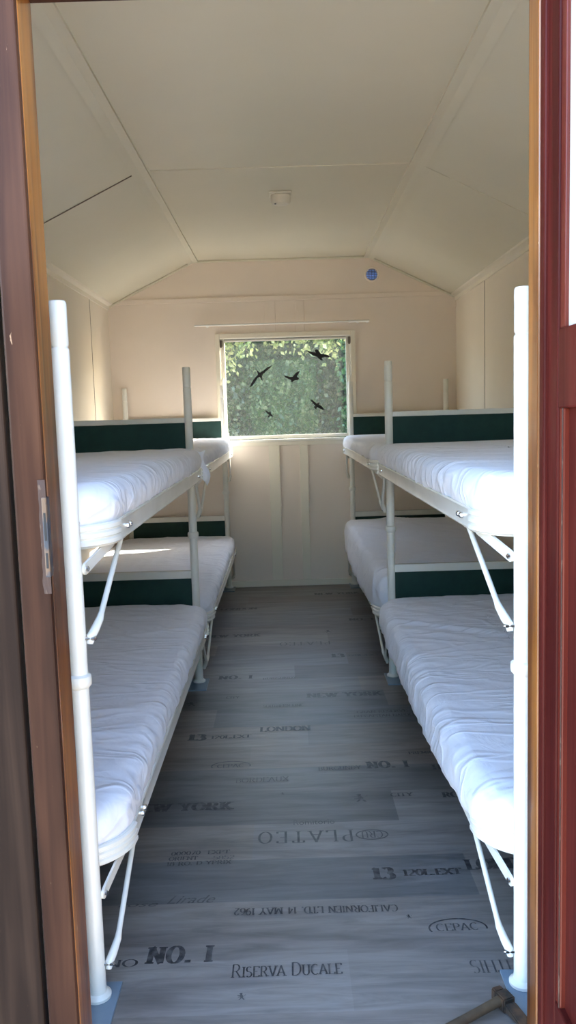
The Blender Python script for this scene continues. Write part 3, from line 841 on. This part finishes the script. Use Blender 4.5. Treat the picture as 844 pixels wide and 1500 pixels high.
def brace(parent, s, xp, yp, xa, y_end, dirn, zb, zfoot):
    """folding stay: long bar from rail to post, plus the short strap under the tray end"""
    bm = B()
    yt = y_end + dirn * .215
    top = Vector((xa - s * .014, yt, zb + .004)); ft = Vector((xp + s * (PR + .007), yp, zfoot))
    d = (top - ft)
    kn = ft + Vector((s * .012, dirn * .022, .022)) + d * .02
    kn = ft + Vector((s * .013, dirn * .036, .030))
    tube(bm, [top, top.lerp(kn, .5), kn.lerp(top, .06), kn, ft + Vector((s * .006, dirn * .016, .012)), ft + Vector((s * .001, dirn * .004, .002)), ft - Vector((0, 0, .010))], [.0058, .0058, .0058, .0075, .0088, .0088, .006], 10)
    lathe(bm, (top.x, top.y, top.z - .001), [(.009, -.006), (.009, .006)], 12, 'x')
    st_ = obj('stay', bm, M['steel2'], parent, True)
    bm = B(); lathe(bm, (ft.x, ft.y, ft.z), [(.004, -.012 * s), (.0045, .010 * s), (.002, .013 * s)], 10, 'x'); obj('bolt', bm, M['bolt'], st_, True)
    bm = B()
    p0 = Vector((xp + s * (PR + .004), yp + dirn * .008, zb - .030)); p1 = Vector((xa - s * .018, y_end + dirn * .13, zb + .001))
    flatbar(bm, p0, p1, .022, .005, (1, 0, 0))
    br = obj('strap', bm, M['steel2'], parent, True)
    bm = B(); lathe(bm, (p0.x, p0.y, p0.z), [(.0055, 0), (.0055, s * .006), (.002, s * .0085)], 12, 'x'); obj('bolt', bm, M['bolt'], br, True)

UB, UT, LB, LT = .898, .944, .250, .294
def bunk(s, near, label, xp, xw, xa, xwall):
    ys = (Y1 + .032, Y2 - .028) if near else (Y2 + .030, Y3 - .030)
    root = empty('bunk_bed', ((xp + xw) / 2, ys[0], 0))
    tag(root, label, 'bunk bed', 'white steel double-deck bunks along the side walls')
    rows = ((Y1, Y2) if near else (Y3,))
    for y in rows:
        post(root, xp, y); plate(root, xp, y); post(root, xw, y); 
    ye = Y2 if near else Y3
    panel(root, xp, xw, ye, 1.012, 1.130, 1.152); panel(root, xp, xw, ye, .345, .466, .500)
    for zb, zt, zf in ((UB, UT, .735), (LB, LT, .075)):
        deck(root, s, xa, xwall, ys[0], ys[1], zb, zt)
        brace(root, s, xp, Y1 if near else Y2, xa, ys[0], 1, zb, zf)
        brace(root, s, xp, Y2 if near else Y3, xa, ys[1], -1, zb, zf)
    return ys

LXP, LXW, LXA, LXWL = -.4055, -1.050, -.345, -1.112
RXP, RXW, RXA, RXWL = .440, 1.070, .375, 1.128
yn = bunk(1, True, 'white steel double-deck bunk on the left, nearest the door, with green end boards', LXP, LXW, LXA, LXWL)
yf = bunk(1, False, 'white steel double-deck bunk on the left, against the back wall by the window', LXP, LXW, LXA, LXWL)
bunk(-1, True, 'white steel double-deck bunk on the right, nearest the door, with green end boards', RXP, RXW, RXA, RXWL)
bunk(-1, False, 'white steel double-deck bunk on the right, against the back wall by the window', RXP, RXW, RXA, RXWL)

# ------------------------------------------------------------------ mattresses
def mattress(s, xa, xwall, y0, y1, zb, zt, label, seed, ang=.5, amp=.007, over=0, drape=0, sag=.0, puff=.0, nearpuff=0):
    """sheeted mattress: rings of a rounded rectangle, folded by noise; over = how far the sheet bulges past the rail"""
    x0, x1 = min(xa - s * .012, xwall + s * .012), max(xa - s * .012, xwall + s * .012)
    y0 += .012; y1 -= .012
    root = empty('mattress', ((x0 + x1) / 2, (y0 + y1) / 2, zb))
    tag(root, label, 'mattress', 'mattresses in white fitted sheets')
    er = .026; h = zt - zb
    half = (x1 - x0) / 2
    steps = []
    d = half - .004
    while d > er: steps.append((d, 0)); d -= .016
    for k in range(6):
        a = PI / 2 * k / 5; steps.append((er - er * math.sin(a), er - er * math.cos(a)))
    nS = 6
    side0 = len(steps)
    for k in range(1, nS + 1): steps.append((0, er + (h - er - .004) * k / nS))
    steps.append((.012, h)); steps.append((.10, h))
    NP = 400
    def ring(inset):
        rr = max(.11 - inset, .0005)
        pts = rr_loop(x0 + inset, x1 - inset, y0 + inset, y1 - inset, rr, 24, .0001 + .01)
        # resample to NP points by arc length, starting from a fixed corner direction
        P = [(p[0], p[1]) for p in pts] + [(pts[0][0], pts[0][1])]
        return P
    base = rr_loop(x0, x1, y0, y1, .11, 20, .013)
    bm = B(); rings = []
    rnd = Vector((seed * 7.3, seed * 3.1, seed))
    ca, sa = math.cos(ang), math.sin(ang)
    for (inset, dz) in steps:
        ring_ = []
        for (bx, by, nx, ny) in base:
            # move inwards along a straight skeleton-like map
            cx = min(max(bx, x0 + .11), x1 - .11); cy = min(max(by, y0 + .11), y1 - .11)
            mx = (x0 + x1) / 2
            sx = (bx - mx) * (1 - inset / half)
            fy = min(1, inset / .11) if inset < .11 else 1
            my = (y0 + y1) / 2; hy = (y1 - y0) / 2
            sy = (by - my) * (1 - inset / hy)
            x, y = mx + sx, my + sy
            z = zt - dz
            t = (y - y0) / (y1 - y0)
            # folds on the top
            u = (x * ca + y * sa); w = (-x * sa + y * ca)
            q = Vector((u * 1.5, w * 4.6, 0)) + rnd
            q += Vector((noise.noise(q * .7) * 1.3, noise.noise(q * .7 + Vector((5, 5, 5))) * 1.3, 0))
            rid = 1 - abs(noise.noise(q)) * 4.2
            rid = 1.35 * max(rid, 0) ** 1.4 * min(1, max(0, .5 + 1.8 * noise.noise(q * .45 + Vector((9, 2, 1)))))
            q2 = Vector((x * 2.2, y * 2.2, seed)) ; low = noise.noise(q2)
            q3 = Vector((u * 5, w * 17, seed + 4)); fine = noise.noise(q3)
            dxy = 0
            f = min(1, inset / .05 + .35) if dz <= er else max(0, 1 - (dz - er) / (h - er)) * .35
            z += (amp * rid * .9 + amp * .9 * low + amp * .35 * fine) * f * (1 if dz < h - .01 else 0)
            z -= sag * math.sin(PI * t) * (1 - dz / h)
            z += puff * (1 - (abs(sx) / half) ** 2) * (1 - (abs(sy) / hy) ** 4)
            if dz > 0:
                v = dz / h
                pl = noise.noise(Vector(((bx + by) * 16, (bx - by) * 16, v * 2 + seed))) * .008 + noise.noise(Vector((bx * 5, by * 5, v * 1.5 + seed))) * .007
                bulge = math.sin(PI * min(v, 1) * .9) * .008
                side = 1 if (nx * s > .5) else .35
                if inset < .02:
                    o = pl * (1 - .3 * v) + bulge
                    if over: o += over * side * math.sin(PI * min(1, v * .9))
                    x += nx * o; y += ny * o
                if drape and nx * s > .2 and v > .6 and inset < .05:
                    k = (v - .6) / .4; loc = max(0, math.sin(PI * min(max((t - .02) / .96, 0), 1))) ** .5
                    z -= drape * k * loc * (1 + .35 * noise.noise(Vector((y * 6, seed, 2)))); x += s * .024 * k * loc * nx * s
                    
            ring_.append(bm.verts.new((x, y, z)))
        rings.append(ring_)
    n = len(base)
    for a, b in zip(rings, rings[1:]):
        for k in range(n): bm.faces.new((a[k], a[(k + 1) % n], b[(k + 1) % n], b[k]))
    bm.faces.new(rings[0])
    o = obj('fitted_sheet', bm, M['sheet'], root, 'all')
    bm = B()
    lp = rr_loop(x0 + .014, x1 - .014, y0 + .014, y1 - .014, .10)
    a = [bm.verts.new((x, y, zb)) for x, y, _, _ in lp]; b = [bm.verts.new((x, y, zt - .018 - sag)) for x, y, _, _ in lp]
    bm.faces.new(a[::-1]); bm.faces.new(b)
    for i in range(len(a)): bm.faces.new((a[i], a[(i + 1) % len(a)], b[(i + 1) % len(a)], b[i]))
    obj('foam_core', bm, M['foam'], root)
    return root

mattress(1, LXA, LXWL, yn[0], yn[1], UT - .010, 1.022, 'white sheeted mattress on the upper deck of the near left bunk', 1, .9, .008, .006)
mattress(1, LXA, LXWL, yn[0], yn[1], LT - .010, .366, 'white sheeted mattress on the lower deck of the near left bunk, long creases across it', 2, .35, .008, .004)
farup = mattress(1, LXA, LXWL, yf[0], yf[1], UT - .010, 1.012, 'rumpled white mattress on the upper deck of the far left bunk, sunlit beside the window', 3, .8, .009, .006)
mattress(1, LXA, LXWL, yf[0], yf[1], LT - .010, .372, 'white mattress on the lower deck of the far left bunk, with a streak of sun', 4, 1.2, .005, .004)
mattress(-1, RXA, RXWL, yn[0], yn[1], UT - .010, 1.020, 'white sheeted mattress on the upper deck of the near right bunk', 5, -.2, .005, .006)
mattress(-1, RXA, RXWL, yn[0], yn[1], LT - .010, .366, 'white mattress on the lower deck of the near right bunk, sheet hanging over the rail', 6, -.75, .010, .012, .035)
mattress(-1, RXA, RXWL, yf[0], yf[1], UT - .010, 1.010, 'white mattress on the upper deck of the far right bunk, next to the window', 7, .3, .008, .008)
mattress(-1, RXA, RXWL, yf[0], yf[1], LT - .010, .455, 'thicker cream-looking mattress on the lower deck of the far right bunk, creased', 8, -.9, .010, .010, .02)

# loose corner of the sheet hanging between the two left upper mattresses
bm = B(); nu, nv = 18, 12; g = []
for i in range(nu):
    row = []
    for j in range(nv):
        u, v = i / (nu - 1), j / (nv - 1)
        x = -.345 - .13 * (1 - u) + .012 * math.sin(v * 7 + u * 3) + .010 * v
        y = 3.585 + .035 * math.sin(u * 9) * v + .03 * u * (1 - v) + .012 * v
        z = 1.008 - v * (.030 + .125 * u ** 1.5) + .004 * math.sin(u * 14)
        row.append(bm.verts.new((x, y, z)))
    g.append(row)
for i in range(nu - 1):
    for j in range(nv - 1): bm.faces.new((g[i][j], g[i + 1][j], g[i + 1][j + 1], g[i][j + 1]))
obj('loose_sheet_corner', bm, M['sheet'], farup, 'all')

# ------------------------------------------------------------------ hammer on the floor
hm = empty('hammer', (.40, 1.51, 0))
ha = Vector((.245, 1.430, .022)); hb = Vector((.392, 1.520, .024))
bm = B()
d = (hb - ha).normalized(); sd_ = Vector((-d.y, d.x, 0))
prof = []
for i in range(15):
    t = i / 14; p = ha.lerp(hb, t); w = .0125 - .0025 * math.sin(PI * t); hh = .010
    if i == 0: w *= .8
    prof.append([bm.verts.new(p + sd_ * (w * math.cos(a)) + Vector((0, 0, hh * math.sin(a)))) for a in [2 * PI * k / 14 for k in range(14)]])
for a, b in zip(prof, prof[1:]):
    for k in range(14): bm.faces.new((a[k], a[(k + 1) % 14], b[(k + 1) % 14], b[k]))
bm.faces.new(prof[0][::-1]); bm.faces.new(prof[-1])
obj('handle', bm, M['handle'], hm, True)
bm = B()
hd = Vector((.36, -.93, 0)).normalized(); hs = Vector((-hd.y, hd.x, 0)); c0 = Vector((.391, 1.520, .0))
for (a, b, w0, w1, z0, z1) in ((-.030, -.012, .012, .013, .006, .034), (-.012, .022, .015, .015, .004, .038), (.022, .085, .013, .016, .008, .030)):
    vs = [c0 + hd * a + hs * w0 + Vector((0, 0, z0)), c0 + hd * a - hs * w0 + Vector((0, 0, z0)), c0 + hd * b - hs * w1 + Vector((0, 0, z0 if a < .02 else .012)), c0 + hd * b + hs * w1 + Vector((0, 0, z0 if a < .02 else .012)),
          c0 + hd * a + hs * w0 + Vector((0, 0, z1)), c0 + hd * a - hs * w0 + Vector((0, 0, z1)), c0 + hd * b - hs * w1 + Vector((0, 0, z1 if a < .02 else .018)), c0 + hd * b + hs * w1 + Vector((0, 0, z1 if a < .02 else .018))]
    v = [bm.verts.new(q) for q in vs]
    for q in ((0, 1, 2, 3), (4, 7, 6, 5), (0, 4, 5, 1), (1, 5, 6, 2), (2, 6, 7, 3), (3, 7, 4, 0)): bm.faces.new([v[k] for k in q])
bmesh.ops.bevel(bm, geom=list(bm.edges), offset=.003, segments=2, affect='EDGES')
obj('head', bm, M['iron'], hm, True)
for ch_ in hm.children:
    for v in ch_.data.vertices:
        v.co.x = (v.co.x + .01) * .88 - .01; v.co.y = (v.co.y - .01) * .88 + .01; v.co.z *= .85
hm.location = (.396, 1.486, 0)
tag(hm, 'old wooden-handled hammer with rusty head lying on the floor by the right post', 'hammer')

# ------------------------------------------------------------------ outside
bm = B(); gv = []
N_ = 48
for i in range(N_ + 1):
    gv.append([bm.verts.new((-30 + 60 * i / N_, -30 + 60 * j / N_, GZ + .04 * noise.noise(Vector((i * .4, j * .4, 0))))) for j in range(N_ + 1)])
for i in range(N_):
    for j in range(N_): bm.faces.new((gv[i][j], gv[i + 1][j], gv[i + 1][j + 1], gv[i][j + 1]))
st('ground', bm, M['bounce_ground'])

def leaves(bm, n, inside, size, rnd, droop=.3):
    k = 0
    while k < n:
        p = inside(rnd)
        if p is None: continue
        k += 1
        d = Vector((rnd.uniform(-1, 1), rnd.uniform(-1, 1), rnd.uniform(-1, .5) - droop)).normalized()
        u, w = frame_of(d); a = rnd.uniform(0, 2 * PI); w = u * math.cos(a) + w * math.sin(a)
        L_ = size * rnd.uniform(.6, 1.4); W_ = L_ * .32
        vs = [bm.verts.new(q) for q in (p, p + d * L_ * .45 + w * W_, p + d * L_, p + d * L_ * .45 - w * W_)]
        bm.faces.new(vs)

def hedge(name, x0, x1, y0, y1, top, n, size, m, seed, label, cat):
    rnd = random.Random(seed)
    root = empty(name, ((x0 + x1) / 2, (y0 + y1) / 2, GZ))
    def edge(x): return top + .16 * noise.noise(Vector((x * 1.7, seed, 0))) + .10 * noise.noise(Vector((x * 5, seed, 3)))
    def ins(r):
        x = r.uniform(x0, x1); z = r.uniform(GZ, top + .3)
        if z > edge(x): return None
        depth = abs(r.gauss(0, .13))
        y = y0 + depth + .22 * noise.noise(Vector((x * 2.2, z * 2.2, seed))) - .05
        if r.random() < .25: y = r.uniform(y0, y1); z = edge(x) - abs(r.gauss(0, .07))
        return Vector((x, y, z))
    bm = B()
    leaves(bm, n, ins, size, rnd)
    f = obj('foliage', bm, m, root); f['kind'] = 'stuff'
    bm = B(); nn = int((x1 - x0) / .5)
    for i in range(nn):
        x = x0 + .25 + i * .5; tube(bm, [(x, (y0 + y1) / 2, GZ), (x + .05, (y0 + y1) / 2, .5), (x, (y0 + y1) / 2, top - .5)], [.04, .03, .012], 7)
    # dense twiggy heart of the hedge
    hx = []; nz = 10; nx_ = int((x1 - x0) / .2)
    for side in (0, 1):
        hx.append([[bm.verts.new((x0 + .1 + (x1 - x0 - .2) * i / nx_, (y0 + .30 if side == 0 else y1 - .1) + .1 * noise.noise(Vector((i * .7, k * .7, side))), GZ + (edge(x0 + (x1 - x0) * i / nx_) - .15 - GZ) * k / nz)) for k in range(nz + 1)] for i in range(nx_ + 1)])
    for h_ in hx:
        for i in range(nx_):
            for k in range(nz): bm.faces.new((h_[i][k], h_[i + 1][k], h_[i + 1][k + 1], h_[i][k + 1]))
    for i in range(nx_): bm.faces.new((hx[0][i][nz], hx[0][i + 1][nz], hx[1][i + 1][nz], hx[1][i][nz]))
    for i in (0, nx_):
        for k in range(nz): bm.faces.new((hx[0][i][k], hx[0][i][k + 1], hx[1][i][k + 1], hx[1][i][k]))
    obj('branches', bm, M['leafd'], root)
    tag(root, label, cat)
    return root

try:
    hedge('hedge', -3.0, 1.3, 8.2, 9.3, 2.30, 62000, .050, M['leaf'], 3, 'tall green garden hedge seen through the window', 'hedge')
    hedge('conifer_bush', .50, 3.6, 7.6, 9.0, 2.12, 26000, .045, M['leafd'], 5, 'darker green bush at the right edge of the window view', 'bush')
except Exception as e:
    print('HEDGE', e); raise

bh = hedge('hedge', -14, 14, -12.6, -11, 3.6, 14000, .22, M['leaf'], 13, 'long unseen hedge added far behind to dim the low sky and window reflections', 'hedge')  # unseen hedge, added to block bright low sky and its reflections
# leafy boughs before the hedge top, coloured pale to imitate sun highlights
tr = empty('hanging_branches', (-1.2, 7.9, GZ))
rnd = random.Random(9)
bm = B(); tube(bm, [(-2.2, 8.05, GZ), (-2.15, 8.0, .8), (-1.9, 7.95, 1.9), (-1.2, 7.9, 2.25), (-.2, 7.85, 2.22), (.6, 7.8, 2.08)], [.07, .055, .04, .03, .02, .01], 8)
tw = []
for i in range(26):
    x = -2.0 + 2.7 * i / 25; z0 = 2.2 if x < .2 else 2.12
    p = Vector((x, 7.88, z0)); q = p + Vector((rnd.uniform(-.2, .2), rnd.uniform(-.22, .1), -rnd.uniform(.12, .55) * 1.2))
    tube(bm, [p, p.lerp(q, .5) + Vector((.03, 0, .03)), q], [.008, .005, .002], 5); tw.append((p, q))
obj('bough', bm, M['bark'], tr)
bm = B()
def insb(r):
    p, q = r.choice(tw); t = r.random()
    return p.lerp(q, t) + Vector((r.gauss(0, .06), r.gauss(0, .06), r.gauss(0, .05)))
leaves(bm, 7000, insb, .045, rnd)
f = obj('leaves', bm, M['leaf_sun'], tr); f['kind'] = 'stuff'
tag(tr, 'leafy branches painted pale green as if sunlit, along the top of the window view', 'tree')

# ------------------------------------------------------------------ light
w = bpy.data.worlds.new('sky'); S.world = w; w.use_nodes = True
nt = w.node_tree; bg = nt.nodes['Background']
sky = nt.nodes.new('ShaderNodeTexSky'); sky.sky_type = 'NISHITA'; sky.sun_disc = False
sd3 = Vector((1.6, .95, 1)).normalized()
sky.sun_elevation = math.asin(sd3.z); sky.sun_rotation = math.atan2(sd3.x, sd3.y)
sky.air_density = 1.0; sky.dust_density = 1.5; sky.ozone_density = 1.0
nt.links.new(sky.outputs[0], bg.inputs['Color']); bg.inputs['Strength'].default_value = .75
sun = bpy.data.lights.new('sun', 'SUN'); sun.energy = 12; sun.angle = math.radians(.6); sun.color = (1, .93, .82)
so = bpy.data.objects.new('sun', sun); COL.objects.link(so)
so.rotation_euler = (-sd3).to_track_quat('-Z', 'Y').to_euler()
so.location = (6, 8, 8)

# ------------------------------------------------------------------ camera
f, cx, cy = 1230., 422., 750.
F = Vector(((416.8 - cx) / f, -(611.7 - cy) / f, 1)).normalized()
r0 = Vector((1, .0302, 0)); X = (r0 - F * F.dot(r0)).normalized(); Z = F.cross(X)
if Z.y < 0: Z = -Z
# rows X,F,Z are the room axes in camera space -> columns are camera axes in the room
R = Matrix((X, F, Z))
right, up, fwd = (Vector((R[0][k], R[1][k], R[2][k])) for k in range(3))
cam = bpy.data.cameras.new('camera'); co = bpy.data.objects.new('camera', cam); COL.objects.link(co)
mw = Matrix(((right.x, up.x, -fwd.x, 0), (right.y, up.y, -fwd.y, 0), (right.z, up.z, -fwd.z, 1.14), (0, 0, 0, 1)))
co.matrix_world = mw
cam.sensor_fit = 'VERTICAL'; cam.sensor_height = 24; cam.lens = f / 1500 * 24
cam.clip_start = .02
S.camera = co
S.view_settings.view_transform = 'Standard'; S.view_settings.look = 'None'
S.view_settings.exposure = 1.68; S.view_settings.gamma = 1; S.view_settings.use_curve_mapping = False
S.cycles.max_bounces = 16; S.cycles.diffuse_bounces = 10; S.cycles.glossy_bounces = 4; S.cycles.transparent_max_bounces = 16
S.cycles.caustics_reflective = False; S.cycles.caustics_refractive = False
